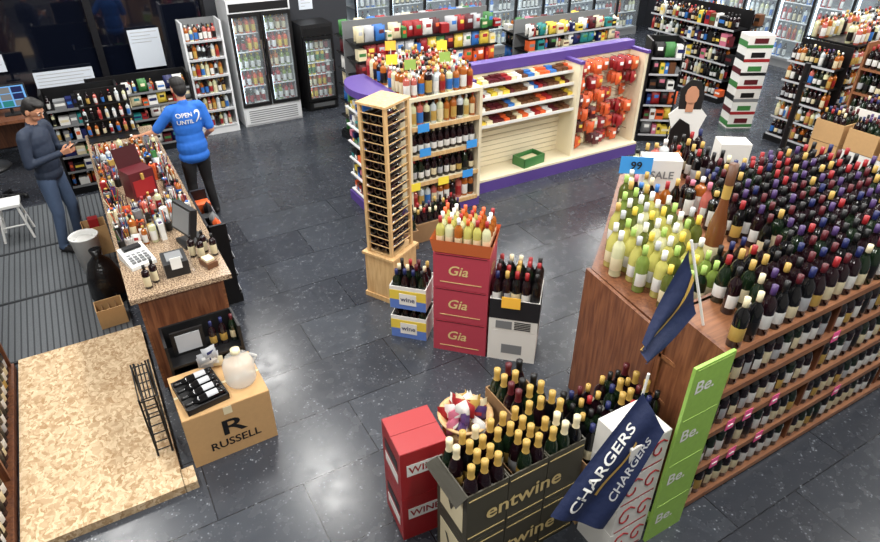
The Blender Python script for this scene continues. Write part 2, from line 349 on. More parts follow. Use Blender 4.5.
stock_rack('spirits_shelf',1.82,10.6,.6,.4,1.75,0,6,'liq','metal_white','metal_grey')
stock_rack('miniatures_rack',.75,10.3,1.4,.4,1.12,0,5,lambda k:C(['liq','box','box','bag']),'metal_black','metal_black',edge='c_grey')
stock_rack('tobacco_display_rack',-.05,9.2,.9,.35,1.35,0,6,lambda k:C(['box','liq','box']),'metal_black','metal_black',edge='c_grey')
stock_rack('snack_gondola',4.75,8.9,2.5,.8,1.85,0,7,lambda k:C(['bag','bag','bag','box']),'metal_black','metal_grey',True,edge='metal_black',ends=False,pal=SNACK)
stock_rack('snack_gondola',7.9,9.2,2.2,.8,1.5,0,6,lambda k:C(['bag','box','liq']),'metal_black','metal_grey',True,ends=False)
stock_rack('liquor_gondola',11.05,5.35,2.6,.8,1.55,0,5,lambda k:C(['red','liq','liq']),double=True,ends=False,top='liq')
stock_rack('liquor_endcap',9.55,5.35,.8,.3,1.55,rad(-90),5,lambda k:C(['red','liq']),ends=False)
stock_rack('liquor_gondola',10.6,8.3,2.0,.8,1.6,rad(-90),5,lambda k:C(['box','liq','red']),double=True,ends=False)
stock_rack('wine_shelving',11.4,2.9,3.2,.8,1.5,rad(-90),5,'red',double=True,ends=False,top='red')
stock_rack('snack_spinner_rack',7.85,6.75,.5,.45,1.55,rad(-35),6,lambda k:C(['bag','box']))
# ---------------------------------------------------------------- purple/cream gondola
E=empty('cream_purple_gondola')
b=MB()
X0,X1,YF,YB=4.13,7.12,6.32,6.78
b.bb(X0,X1,YF,YB,0,.16,'purple_trim');b.bb(X0,X1,YF+.0,YB,.16,.19,'cream_panel')
b.bb(X0,X1,YB-.06,YB,.19,1.5,'cream_groove')
z=.2
while z<1.48: b.bb(X0,X1,YB-.072,YB-.06,z,z+.062,'cream_panel');z+=.072
for x in (X0,5.86,X1-.05): b.bb(x,x+.05,YB-.4,YB-.02,.19,1.5,'cream_panel')
for x in (X0,5.86,X1-.05): b.bb(x-.01,x+.06,YB-.42,YB+.02,1.5,1.54,'purple_trim')
b.bb(X0,X1,YB-.1,YB+.06,1.5,1.62,'purple_trim')
for k,z in enumerate([.88,1.05,1.22,1.38]):
    b.bb(X0+.05,5.86,YB-.36+.03*k,YB-.07,z,z+.02,'cream_panel');b.bb(X0+.05,5.86,YB-.365+.03*k,YB-.36+.03*k,z-.01,z+.03,'c_white')
    px=X0+.1
    while px<5.8:
        mm=C(['c_orange','c_red','c_blue','c_yellow','c_cream','c_brown','c_white','c_brown','c_maroon']);ww=R.uniform(.06,.1)
        for r_ in range(2): b.bb(px,px+ww,YB-.33+.03*k+.1*r_,YB-.25+.03*k+.1*r_,z+.02,z+.05+.02*r_+R.uniform(0,.015),mm)
        px+=ww+.012
b.done('gondola_body',E)
b=MB()
for r_ in range(6):
    for c_ in range(8):
        x0_=6.0+c_*.14+R.uniform(-.015,.015);z=.22+r_*.212+R.uniform(-.015,.015);mm=C(['c_orange','c_red','c_orange','c_orange','c_maroon','c_orange','c_cream','c_red'])
        b.tube((x0_,YB-.07,z+.18),(x0_,YB-.32,z+.18),.004,'chrome',5)
        if R.random()<.1: continue
        for dd in range(R.randint(1,3)): b.pillow(x0_,YB-.13-.08*dd,z,R.uniform(.1,.125),.175,.085,mm,R.uniform(-.4,.4),C(['c_white','c_yellow','c_red','c_cream','c_orange','c_white']))
b.done('chip_bags',E)
b=MB();b.box(5.2,6.5,.19,.4,.24,.03,'c_green',.15)
for a,bq,sx,sy in ((0,-.11,.4,.02),(0,.11,.4,.02),(-.19,0,.02,.24),(.19,0,.02,.24)):
    c_,s_=math.cos(.15),math.sin(.15);b.box(5.2+a*c_-bq*s_,6.5+a*s_+bq*c_,.22,sx,sy,.1,'c_green',.15)
b.box(5.2,6.5,.225,.3,.16,.05,'c_cream',.15);b.done('green_tray',E)
b=MB();x0,x1,yf,yb=3.1,4.1,6.08,6.55
b.bb(x0,x1,yf,7.2,0,.12,'purple_trim');b.bb(x0,x1,yb,yb+.04,.12,1.5,'cream_panel')
b.bb(x0,x0+.04,yf,7.2,.12,1.5,'cream_panel');b.bb(x1-.04,x1,yf,7.2,.12,1.5,'cream_panel')
b.bb(x0-.03,x1+.0,yf,7.22,1.5,1.54,'cream_panel')
for k,z in enumerate([.12,.47,.82,1.17]):
    b.bb(x0+.04,x1-.04,yf,yb,z,z+.025,'cream_panel')
    b.bb(x0+.04,x1-.04,yf-.012,yf,z-.012,z+.035,'wood_light')
    n=10
    for j in range(n):
        for rr in range(2):
            q=(x0+.1+j*.09,yf+.09+rr*.12,z+.025)
            if k==1: redwine(b,*q,.98,-1.8)
            elif k==0: liquor(b,*q,1)
            elif k==2: b.bottle(*q,'burg','g_red','c_white','c_cream',1,-1.8)
            else: liquor(b,*q,1)
for x,z,m_ in [(3.3,.9,'c_tagblue'),(3.95,.88,'c_tagblue'),(3.9,.5,'c_tagblue'),(3.28,1.2,'c_tagblue'),(3.15,.48,'c_note'),(3.55,.48,'c_note')]:
    b.card(x,yf-.02,z-.06,.15,.1,m_,-1.57)
b.done('spirits_end_shelf')
E=empty('spirits_bottles')
b=MB()
for j in range(11):
    for rr in range(11):
        if R.random()<.12: continue
        liquor(b,3.12+j*.092,6.15+rr*.098,1.54,R.uniform(.9,1.05),-2,8)
b.done('bottles',E)
b=MB()
for x,y,m_ in [(3.12,6.5,'c_note'),(3.2,6.2,'c_lgreen'),(3.7,6.3,'c_lgreen'),(3.95,6.8,'c_note'),(3.4,7.1,'c_noteorange')]:
    b.tube((x,y,1.54),(x,y,1.85),.004,'c_white');b.card(x,y,1.83,.13,.11,m_,-1.9)
b.done('price_cards',E)
b=MB();b.bb(2.72,3.05,6.35,7.1,0,.12,'purple_trim');b.bb(3.01,3.05,6.3,7.15,.12,1.5,'cream_panel')
n=14
pts=[(3.05,6.2)]+[(2.93-.28*math.sin(math.pi*i/n),6.68-.48*math.cos(math.pi*i/n)) for i in range(n+1)]+[(3.05,7.16)]
N=len(pts);b.add([(p[0],p[1],1.5) for p in pts]+[(p[0],p[1],1.58) for p in pts],[tuple(range(N-1,-1,-1)),tuple(range(N,2*N))]+[(i,(i+1)%N,N+(i+1)%N,N+i) for i in range(N)],'purple_trim')
for k in range(6):
    z=.14+k*.22;b.bb(2.74,3.01,6.38,7.08,z,z+.015,'metal_white')
    y=6.42
    while y<7.02:
        ww=R.uniform(.05,.09);b.bb(2.77,2.9,y,y+ww,z+.015,z+R.uniform(.08,.17),C(MERCH));b.bb(2.766,2.77,y+.01,y+ww-.01,z+.03,z+.07,C(MERCH));y+=ww+.012
b.done('novelty_end_rack')
b=MB()
for x,y,rz in [(2.72,5.62,-.1),(3.08,5.72,0),(3.42,5.78,0)]:
    b.box(x,y,0,.34,.28,.24,'cardboard_dark',rz);b.box(x,y,.24,.31,.25,.003,'c_black',rz)
    for i in range(4):
        for j in range(3): redwine(b,x-.115+i*.077,y-.08+j*.08,.24-.14+.0,1,-1.9)
b.done('wine_cartons')
# ---------------------------------------------------------------- wooden wine tower
E=empty('wine_tower_rack',(2.24,4.87,0),rad(28))
b=MB();w_,d_=.36,.3
b.bb(-.2,.2,-.17,.17,0,.5,'wood_light');b.bb(-.22,.22,-.19,.19,.5,.525,'wood_light');b.bb(-.215,.215,-.185,.185,0,.05,'wood_light')
for sx in (-w_/2,w_/2-.03):
    for sy in (-d_/2,d_/2-.03): b.bb(sx,sx+.03,sy,sy+.03,.525,2.0,'wood_light')
b.bb(-w_/2-.01,w_/2+.01,-d_/2-.01,d_/2+.01,2.0,2.02,'wood_light')
for k in range(17):
    z=.54+k*.087
    b.bb(-w_/2+.03,w_/2-.03,-d_/2+.004,-d_/2+.014,z-.004,z+.001,'wood_light');b.bb(-w_/2+.004,-w_/2+.014,-d_/2+.03,d_/2-.03,z-.004,z+.001,'wood_light')
b.done('frame',E)
b=MB()
for k in range(16):
    z=.584+k*.087
    for y in (-.09,0,.09):
        M=Matrix.Translation((-w_/2+.025,y,z))@Matrix.Rotation(rad(90),4,'Y')
        b.bottle(0,0,0,'bord',C(['g_red','g_black','g_red','g_black']),C(['c_maroon','c_black','c_black','c_brown']),C(['c_maroon','c_black','c_gold']),1.08,3.14,12,M,.7)
b.done('wine_bottles',E)
# ---------------------------------------------------------------- carton helper
def carton(b,M,w,d,h,mt,inset=True):
    b.bb(0,w,0,d,0,h,mt,M)
    b.bb(0.003,w-.003,0.003,d/2-.002,h,h+.004,mt,M);b.bb(.003,w-.003,d/2+.002,d-.003,h,h+.004,mt,M)
def open_carton(b,M,w,d,h,mt,inner='cardboard_dark',t=.008):
    b.bb(0,w,0,d,0,h*.35,mt,M)
    b.bb(0,w,0,t,h*.35,h,mt,M);b.bb(0,w,d-t,d,h*.35,h,mt,M);b.bb(0,t,t,d-t,h*.35,h,mt,M);b.bb(w-t,w,t,d-t,h*.35,h,mt,M)
    b.bb(t,w-t,t,d-t,h*.35,h*.36,inner,M)
    for i in range(1,4): b.bb(w*i/4-.002,w*i/4+.002,t,d-t,h*.36,h*.8,inner,M)
def fr(x,y,deg,z=0): a=rad(deg);return frame((x,y,z),(math.cos(a),math.sin(a),0),(-math.sin(a),math.cos(a),0))
b=MB()
SH=Matrix(((1,.25,0,0),(0,1,0,0),(0,0,1,0),(0,0,0,1)))
for k in range(3):
    M=fr(2.15,3.84,-45,k*.345);carton(b,M,.48,.34,.335,'gia_pink')
    T=M@frame((.22,-.002,.18),(1,.0,0),(0,0,1))@SH;b.text('Gia',T,.13,'gold_ink')
    b.bb(.06,.42,-.003,-.001,.06,.067,'gold_ink',M);b.bb(.02,.46,-.002,0,.325,.333,'c_maroon',M)
    b.text('Gia',M@frame((.482,.17,.17),(0,1,0),(0,0,1))@SH,.13,'gold_ink')
b.done('pink_wine_case_stack')
M=fr(2.15,3.84,-45,1.039)
b=MB()
b.add([(0,0,0),(.48,0,0),(.48,.34,0),(0,.34,0),(-.02,-.03,.13),(.5,-.03,.13),(.5,.36,.13),(-.02,.36,.13),(.01,.01,.02),(.47,.01,.02),(.47,.33,.02),(.01,.33,.02)],[(3,2,1,0),(0,1,5,4),(1,2,6,5),(2,3,7,6),(3,0,4,7),(8,9,10,11),(4,5,9,8),(5,6,10,9),(6,7,11,10),(7,4,8,11)],'gia_orange',M)
for i in range(6):
    for j in range(4):
        q=M@Vector((.05+i*.077,.045+j*.08,.02));b.bottle(q.x,q.y,q.z,'bord',C(['g_yellow','g_yellow','g_pale','g_amber']),'c_cream',C(['c_red','c_white','c_orange']),.97,-2,10)
b.done('white_wine_bottle_tray')
b=MB()
M=fr(2.503,3.487,-43);carton(b,M,.42,.38,.33,'carton_white');b.bb(.12,.3,-.002,0,.08,.18,'c_grey',M)
M=fr(2.503,3.487,-43,.335);open_carton(b,M,.42,.38,.32,'carton_white')
b.bb(0,.42,-.003,0,.12,.32,'carton_black',M);b.bb(.42,.423,0,.38,.0,.32,'carton_black',M);b.bb(.06,.2,-.006,-.003,.02,.1,'c_grey',M)
for k in range(5):b.bb(.22,.36,-.005,-.003,.02+k*.018,.03+k*.018,'c_black',M)
for i in range(5):
    for j in range(4):
        q=M@Vector((.045+i*.082,.05+j*.09,.32*.36+.12));redwine(b,q.x,q.y,q.z,1.12,-2,12,'bord')
b.bb(.1,.26,-.02,-.015,.25,.36,'c_noteorange',M)
b.done('red_wine_case_stack')
b=MB()
for k in range(2):
    M=fr(1.9,4.2,-45,k*.33)
    open_carton(b,M,.34,.3,.24,'carton_white')
    b.bb(0,.34,-.003,0,.0,.1,'carton_lblue',M);b.bb(0,.34,-.003,0,.1,.2,'c_yellow',M);b.bb(.09,.25,-.006,-.003,.05,.17,'carton_white',M);b.bb(-.003,0,0,.3,0,.18,'c_lgreen',M)
    b.text('wine',M@frame((.17,-.008,.11),(1,0,0),(0,0,1)),.07,'c_navy')
    for i in range(4):
        for j in range(3):
            q=M@Vector((.05+i*.08,.06+j*.085,.24*.36));redwine(b,q.x,q.y,q.z,.8 if k==0 else 1.02,-2,10)
b.done('small_wine_cartons')
# ---------------------------------------------------------------- big wine island on right
XE=5.75
b=MB()
poly=[(2.92,2.8),(2.83,1.99),(XE,1.99),(5.7,3.1),(5.25,3.9),(4.3,3.95),(3.3,3.1)]
N=len(poly);ztop=1.2
b.add([(x,y,0) for x,y in poly]+[(x,y,ztop) for x,y in poly],[tuple(range(N)),tuple(range(2*N-1,N-1,-1))]+[(i,N+i,N+(i+1)%N,(i+1)%N) for i in range(N)],'wood_dark')
b.add([(2.885,2.82,0),(2.782,1.99,0),(2.807,1.99,0),(2.915,2.82,0),(2.885,2.82,1.2),(2.782,1.99,1.2),(2.807,1.99,1.2),(2.915,2.82,1.2)],[(0,1,2,3),(7,6,5,4),(0,4,5,1),(1,5,6,2),(2,6,7,3),(3,7,4,0)],'wood_dark')
b.done('wine_display_island')
E=empty('wine_gondola')
b=MB()
b.add([(2.781,1.98,0),(2.72,1.5,0),(2.745,1.49,0),(2.806,1.98,0),(2.781,1.98,1.42),(2.72,1.5,1.42),(2.745,1.49,1.42),(2.806,1.98,1.42)],[(0,1,2,3),(7,6,5,4),(0,4,5,1),(1,5,6,2),(2,6,7,3),(3,7,4,0)],'wood_dark')
b.bb(2.76,XE,1.93,1.97,0,1.4,'wood_dark')
for z in (.06,.4,.74,1.08,1.4):
    b.bb(2.76,XE,1.5,1.95,z-.03,z,'wood_shelf')
    b.bb(2.76,XE,1.485,1.5,z-.035,z+.01,'wood_shelf')
b.bb(2.76,XE,1.53,1.95,0,.03,'wood_dark')
DIV=(3.9,5.1,XE-.02)
for x in DIV: b.bb(x,x+.02,1.52,1.93,.06,1.37,'wood_dark')
b.done('shelves',E)
b=MB()
for k,z in enumerate((.06,.4,.74,1.08)):
    x=2.84
    while x<XE-.06:
        if min(abs(x-q-.01) for q in DIV)>.045:
            for rr in range(3): redwine(b,x,1.55+rr*.11,z,1.04,-1.7,10)
        x+=.094
b.done('shelved_bottles',E)
b=MB()
for x,z in [(2.95,.42),(3.12,.42),(3.4,.42),(2.98,.76),(3.15,.76),(3.42,.76),(3.9,1.1),(4.3,.42)]:
    b.card(x,1.478,z-.06,.075,.085,'c_hotpink',-1.57);b.card(x,1.475,z-.03,.05,.012,'c_white',-1.57)
b.done('price_tags',E)
b=MB();x=2.84
while x<XE-.05:
    for rr in range(4):
        if x<2.96 and rr in(1,2,3): continue
        redwine(b,x+(rr%2)*.05,1.55+rr*.115,1.4,1.1,-2.1,10)
    x+=.118
b.done('edge_bottles',E)
def inpoly(x,y,P):
    s=False
    for i in range(len(P)):
        a,c=P[i],P[i-1]
        if (a[1]>y)!=(c[1]>y) and x<(c[0]-a[0])*(y-a[1])/(c[1]-a[1])+a[0]: s=not s
    return s
b2=MB();b3=MB();b4=MB()
inner=[(3.0,2.72),(2.92,2.06),(XE-.05,2.06),(5.62,3.08),(5.2,3.82),(4.34,3.87),(3.34,3.03)]
y=2.08;row=0
while y<3.9:
    x=2.95+(row%2)*.06
    while x<XE:
        if inpoly(x,y,inner) and not(abs(x-3.62)<.13 and abs(y-2.35)<.13) and not (4.0<x<4.75 and 3.2<y<3.8) and not(4.95<x<5.5 and 3.2<y<3.7):
            zone=(x-3.0)<(y-1.75)*.95 and x<3.75
            rs=x>=3.85 and y<2.95
            z=1.32 if rs else 1.201
            T=b4 if rs else b3
            if 3.77<x<3.93 and y<3.1 or (2.95<=y<3.06 and x>3.77): 
                x+=.12;continue
            if zone:
                if y<2.3: b2.bottle(x,y,1.201,'bord',C(['g_olive','g_lime','g_green']),'c_cream',C(['c_lgreen','c_yellow','c_lgreen']),1.1,-2.2,12)
                else: whitewine(b2,x,y,1.201,1.2,-2.2,14)
            elif x<4.1 and y>2.5:
                T.bottle(x,y,z,C(['bord','burg','liq']),C(['g_rose','g_red','g_pale','g_amber','g_black','g_black']),C(['c_white','c_cream','c_white']),C(['c_red','c_pink','c_maroon','c_maroon','c_cream','c_gold','c_blue','c_white']),1.12,-2.2,10)
            elif y>3.0:
                (liquor if R.random()<.35 else redwine)(T,x,y,z,1.12,-2.2,9)
            else:
                T.bottle(x,y,z,C(['bord','bord','burg']),C(['g_red','g_black','g_red','g_black','g_red','g_green']),C(LABS),C(['c_purple','c_maroon','c_red','c_black','c_black','c_maroon','c_gold','c_navy','c_black']),1.12,-2.2,9)
        x+=.12
    y+=.115;row+=1
b2.done('white_wine_bottles');b3.done('assorted_wine_bottles');b4.done('red_wine_bottles')
b=MB();b.bb(3.8,XE-.02,2.02,3.0,1.201,1.23,'wood_shelf');b.bb(3.8,XE-.02,2.02,3.0,1.29,1.32,'wood_shelf');b.bb(3.82,3.86,2.04,2.98,1.23,1.29,'wood_dark');b.bb(XE-.1,XE-.06,2.04,2.98,1.23,1.29,'wood_dark');b.done('display_riser')
b=MB();G=(3.62,2.35,1.201);b.lathe([(.001,0),(.06,0),(.065,.02),(.065,.06)],*G,'g_cognac',20);b.lathe([(.065,.06),(.067,.07),(.065,.24)],*G,'c_cream',20)
b.lathe([(.065,.24),(.062,.38),(.036,.52),(.027,.6)],*G,'g_cognac',20);b.lathe([(.029,.6),(.03,.7)],*G,'c_gold',20);b.lathe([(.03,.7),(.032,.85),(.001,.855)],*G,'c_brown',20);b.done('oversized_cognac_bottle')
b=MB();b.card(4.05,3.55,1.42,.28,.16,'c_tagblue',-2.2);b.text('99',frame((4.042,3.54,1.5),(math.cos(-.63),math.sin(-.63),0),(0,0,1)),.1,'c_black');b.tube((4.06,3.56,1.201),(4.06,3.56,1.42),.006,'chrome');b.done('blue_price_sign')
b=MB();b.box(4.4,3.58,1.201,.34,.2,.3,'carton_white',-.6);b.text('SALE',frame((4.34,3.49,1.36),(math.cos(-.6),math.sin(-.6),0),(0,0,1)),.1,'c_grey');b.done('white_carton')
b=MB();b.box(5.2,3.45,1.201,.28,.2,.34,'carton_white',-.6);b.box(5.2,3.45,1.541,.26,.09,.004,'c_cream',-.6);b.done('white_carton')
b=MB();X,Y=5.75,4.45
b.box(X,Y,0,.42,.3,.95,'c_red',-.6);b.box(X,Y,.95,.42,.3,.02,'cardboard_dark',-.6)
M=frame((X,Y,.97),(math.cos(-.6),math.sin(-.6),0),(0,0,1))@Matrix.Scale(1.3,4)
def poly2(pts,mt,z): b.add([(p[0],p[1],z) for p in pts]+[(p[0],p[1],z-.01) for p in pts],[tuple(range(len(pts)))]+[tuple(range(2*len(pts)-1,len(pts)-1,-1))]+[(i+len(pts),(i+1)%len(pts)+len(pts),(i+1)%len(pts),i) for i in range(len(pts))],mt,M)
poly2([(-.15,0),(.15,0),(.12,.2),(.16,.33),(.07,.42),(-.07,.42),(-.16,.33),(-.11,.2)],'c_white',.0)
poly2([(-.13,0),(.1,0),(.03,.25),(-.06,.3),(-.12,.2)],'c_black',.012)
poly2([(-.09,.38),(-.1,.55),(-.03,.63),(.05,.62),(.1,.52),(.1,.38)],'hair',.001)
poly2([(.055*math.cos(a*.628),.5+.08*math.sin(a*.628)) for a in range(10)],'skin',.012)
poly2([(-.03,.36),(.03,.36),(.03,.44),(-.03,.44)],'skin',.012)
b.done('woman_cardboard_standee')
b=MB()
for k in range(7):
    M=fr(9.28,6.36,-28,k*.215);carton(b,M,.42,.3,.21,C(['carton_white','c_white']))
    b.bb(.0,.42,-.003,0,.02,.07,['c_green','c_red','c_grey','c_red','c_black','c_red','c_green'][k],M);b.bb(.1,.32,-.006,-.003,.09,.17,['c_maroon','c_green','c_black'][k%3],M)
    b.bb(-.003,0,0,.3,.03,.12,['c_green','c_maroon','c_black'][k%3],M)
b.done('beer_carton_tower')
b=MB()
for i in range(3):
    for j in range(3):
        nk=4-(i%2)
        for k in range(nk):
            M=fr(7.9+i*.42,3.0+j*.42,0,k*.27);open_carton(b,M,.38,.36,.26,C(['cardboard','cardboard','carton_white']))
        for a in range(4):
            for c_ in range(4): redwine(b,7.96+i*.42+a*.085,3.07+j*.42+c_*.08,nk*.27-.17,1,-2,8)
b.done('stacked_wine_cases')
stock_rack('wine_shelving',9.5,3.6,2.0,.5,1.75,rad(-90),5,'red','wood_shelf','wood_shelf',edge='wood_shelf')
b=MB();b.tube((7.6,4.35,0),(7.6,4.35,1.75),.035,'metal_black',12);b.cyl(7.6,4.35,0,.16,.03,'metal_black',20)
for k in range(5): b.tube((7.6,4.35,.4+k*.28),(7.45,4.2,.45+k*.28),.01,'metal_black')
b.done('display_pole')
# ---------------------------------------------------------------- front display
b=MB();y=1.44;z1=1.5
b.bb(2.38,2.7,y,y+.02,0,z1,'green_sign')
for i,k in enumerate((.12,.5,.88,1.26)):
    b.text('Be.',frame((2.5,y-.002,k+.08),(1,0,0),(0,0,1)),.13,'c_white');b.bb(2.4,2.68,y-.002,y,k+.22,k+.224,'c_lgreen')
b.bb(2.38,2.7,y+.3,y+.32,0,.03,'green_sign');b.bb(2.5,2.56,y+.02,y+.3,0,.03,'green_sign')
b.done('green_wine_banner')
b=MB()
for k in range(4):
    M=fr(2.06,1.47,0,k*.26);carton(b,M,.31,.27,.255,'carton_white')
    for cx,rr_ in ((.09,.075),(.235,.065)):
        for a in range(8):
            t0,t1=a*.75+.5,(a+1)*.75+.5;s0,s1=1-a*.09,1-(a+1)*.09
            b.tube(M@Vector((cx+rr_*math.cos(t0)*s0,-.001,.13+rr_*1.3*math.sin(t0)*s0)),M@Vector((cx+rr_*math.cos(t1)*s1,-.001,.13+rr_*1.3*math.sin(t1)*s1)),.006,'c_red',6)
    b.bb(.02,.29,-.002,0,.01,.02,'c_red',M)
b.done('white_carton_stack')
def filled(b,x,y,z,w,d,h,mt,kinds,caps,nx,ny,lift,sc=1,inner='cardboard_dark',skip=.05):
    M=fr(x,y,0,z);open_carton(b,M,w,d,h,mt,inner)
    for i in range(nx):
        for j in range(ny):
            if R.random()<skip: continue
            q=M@Vector((.05+i*(w-.1)/(nx-1),.05+j*(d-.1)/(ny-1),h*.36+lift+R.uniform(0,.015)))
            b.bottle(q.x,q.y,q.z,C(kinds),C(['g_black','g_green','g_red']),C(LABS),C(caps),sc,-2.2,12)
b=MB()
for x in (2.07,2.4):
    carton(b,fr(x,1.77,0,0),.31,.38,.33,'cardboard');filled(b,x,1.77,.335,.31,.38,.26,'cardboard_dark',['champ','bord','burg'],['c_gold','c_maroon','c_red','c_black','c_black','c_gold','c_navy'],4,4,.14,1.05)
b.done('red_wine_cartons')
b=MB()
gold=['c_gold','c_gold','c_cream','c_gold']
YA=1.78;XA=1.2;HC=.42
for x,y,m_ in [(XA,YA,'carton_entwine'),(XA+.28,YA,'carton_entwine'),(XA+.56,YA,'carton_entwine'),(XA+.56,YA+.34,'cardboard_dark')]:
    carton(b,fr(x,y,0,0),.275,.33,HC,m_)
    filled(b,x,y,HC+.005,.275,.33,HC,m_,['champ'],gold if y<2 else ['c_gold','c_gold','c_maroon','c_black','c_black','c_black'],3,4,.1,1.05,skip=.12)
for k in (0,HC+.005):
    for x in (XA,XA+.28,XA+.56):
        M=fr(x,YA,0,k)
        b.bb(.01,.265,-.003,-.001,.04,.048,'gold_ink',M);b.bb(.01,.265,-.003,-.001,.37,.378,'gold_ink',M)
    b.text('entwine',fr(XA+.28,YA-.004,0,k)@frame((.12,-.002,.2),(1,0,0),(0,0,1)),.17,'gold_ink')
    M=fr(XA,YA,0,k);b.bb(-.003,-.001,.04,.29,.06,.35,'c_cream',M);b.text('V',M@frame((-.005,.165,.2),(0,-1,0),(0,0,1)),.2,'carton_entwine')
M=fr(XA,YA,0,HC*2+.005)
b.add([(0,0,0),(0,.33,0),(-.08,.34,-.03),(-.08,-.01,-.03)],[(0,1,2,3),(3,2,1,0)],'carton_entwine',M)
b.done('sparkling_wine_cartons')
b=MB();
for k in range(2):
    M=fr(1.02,2.24,-6,k*.41);carton(b,M,.31,.32,.405,'c_red');b.bb(.04,.27,-.003,-.001,.2,.3,'c_white',M);b.text('WINE',M@frame((.155,-.005,.25),(1,0,0),(0,0,1)),.08,'c_red')
    b.bb(-.003,-.001,.05,.27,.1,.18,'c_white',M);b.bb(-.003,-.001,.05,.27,.22,.3,'c_black',M)
b.done('red_wine_carton')
b=MB()
bx,by=1.55,2.36;b.cyl(bx,by,0,.15,.7,'wood_light',24);b.lathe([(.1,.7),(.17,.77),(.18,.79),(.16,.79),(.09,.71)],bx,by,0,'wood_light',24)
for i in range(22):
    a=i*.8;r_=.03+.09*(i%3)/2;b.pillow(bx+r_*math.cos(a),by+r_*math.sin(a),.71+.04*(2-i%3),.12,.12,.06,C(['c_pink','c_red','c_cream','c_purple','c_white','c_gold']),a,C(['c_white','c_red']))
b.done('gift_basket')
def cloth(b,A,B,Cc,D,mt,amp=.03,wv=3,nx=16,ny=16):
    A,B,Cc,D=map(Vector,(A,B,Cc,D));nrm=(B-A).cross(D-A).normalized()
    def P(s,t,off=0):
        p=A.lerp(B,s).lerp(D.lerp(Cc,s),t);return tuple(p+nrm*(amp*math.sin(wv*2*math.pi*s+t*3)*(.3+.7*t)+off))
    vs=[P(i/nx,j/ny) for j in range(ny+1) for i in range(nx+1)]
    fs=[(j*(nx+1)+i,j*(nx+1)+i+1,(j+1)*(nx+1)+i+1,(j+1)*(nx+1)+i) for j in range(ny) for i in range(nx)]
    b.add(vs,fs,mt,None,True)
    return P
b=MB();b.tube((2.2,1.6,1.045),(2.22,1.6,1.42),.008,'c_white')
P=cloth(b,(2.19,1.585,1.31),(2.24,1.43,1.12),(1.90,1.42,.52),(1.55,1.50,.78),'navy_flag',.025,1.5)
for off in (-.007,.007):
    b.text('CHARGERS',None,1,'c_white',fn=lambda u,v,off=off:P(.27-v*.26,.56-u*.15,off))
    b.text('CHARGERS',None,1,'c_silver',fn=lambda u,v,off=off:P(.8-v*.18,.44-u*.12,off))
    vs=[P(.5+.06*math.sin(a*.5+.3)*(1),.25+.05*a,off) for a in range(11)]+[P(.56+.05*math.sin(a*.5+.3),.25+.05*a,off) for a in range(11)]
    b.add(vs,[(i,i+1,i+12,i+11) for i in range(10)],'c_gold')
b.done('team_flag')
b=MB();b.tube((2.84,1.76,1.402),(2.68,1.87,1.98),.008,'c_white',8)
P=cloth(b,(2.68,1.87,1.92),(2.77,1.78,1.5),(2.41,1.78,1.27),(2.40,1.82,1.40),'navy_flag',.03,1.5)
for off in (-.006,.006):
    vs=[P(.35+.18*math.sin(a*.3),a/10,off) for a in range(11)]+[P(.45+.18*math.sin(a*.3),a/10,off) for a in range(11)]
    b.add(vs,[(i,i+1,i+12,i+11) for i in range(10)],'c_gold')
b.done('team_pennant')
# ---------------------------------------------------------------- checkout counter
b=MB()
b.bb(-.08,.56,4.45,8.25,.06,.97,'wood_counter');b.bb(-.05,.53,4.48,8.22,0,.06,'c_black');b.bb(-.13,.62,4.38,8.3,.97,1.01,'granite')
b.bb(-.06,.54,4.44,4.45,.1,.93,'wood_dark')
for y in (5.4,6.4,7.4): b.bb(-.085,-.08,y-.005,y+.005,.1,.95,'c_black')
b.done('checkout_counter')
b=MB();b.add([(0,0,0),(.2,0,0),(.2,.26,0),(0,.26,0),(0,0,.03),(.2,0,.03),(.2,.26,.09),(0,.26,.09)],[(3,2,1,0),(4,5,6,7),(0,1,5,4),(1,2,6,5),(2,3,7,6),(3,0,4,7)],'plastic_white',fr(-.05,4.8,15,1.01))
M=fr(-.05,4.8,15,1.01)
for i in range(4):
    for j in range(4): b.box(.04+i*.04,.04+j*.035,.035+.08*(.04+j*.035),.028,.022,.02,'c_grey',0,M)
b.bb(.03,.17,.19,.25,.08,.1,'c_black',M);b.done('cash_register_keypad')
b=MB();b.box(.46,5.05,1.01,.2,.2,.03,'plastic_black',.2);b.tube((.46,5.05,1.03),(.46,5.07,1.15),.025,'plastic_black')
M=Matrix.Translation((.44,5.07,1.22))@Matrix.Rotation(-1.25,4,'Z')@Matrix.Rotation(-.25,4,'X');b.bb(-.15,.15,-.03,.03,-.11,.13,'plastic_black',M);b.bb(-.13,.13,-.034,-.03,-.09,.11,'c_grey',M);b.bb(-.1,.1,.03,.05,-.08,.08,'metal_black',M);b.done('pos_monitor')
b=MB();b.bb(.17,.35,4.55,4.77,1.01,1.13,'plastic_black');b.bb(.2,.32,4.59,4.73,1.13,1.14,'c_grey');b.bb(.22,.3,4.545,4.55,1.08,1.18,'c_white');b.done('receipt_printer')
b=MB();b.box(.5,4.6,1.01,.09,.14,.05,'c_brown',.3);b.box(.5,4.6,1.06,.07,.09,.02,'c_cream',.3);b.done('donation_box')
b=MB()
for (x,y) in [(.42,4.8),(.52,4.83),(.58,4.74),(.48,4.74),(.03,4.5),(.09,4.56)]: b.bottle(x,y,1.01,'liq','g_red','c_cream','c_black',.7,-2,10)
b.done('miniature_bottles')
b=MB();M=fr(.15,6.1,20,1.01);b.bb(0,.24,0,.2,0,.28,'c_maroon',M);b.bb(.02,.22,-.004,0,.04,.2,'c_red',M)
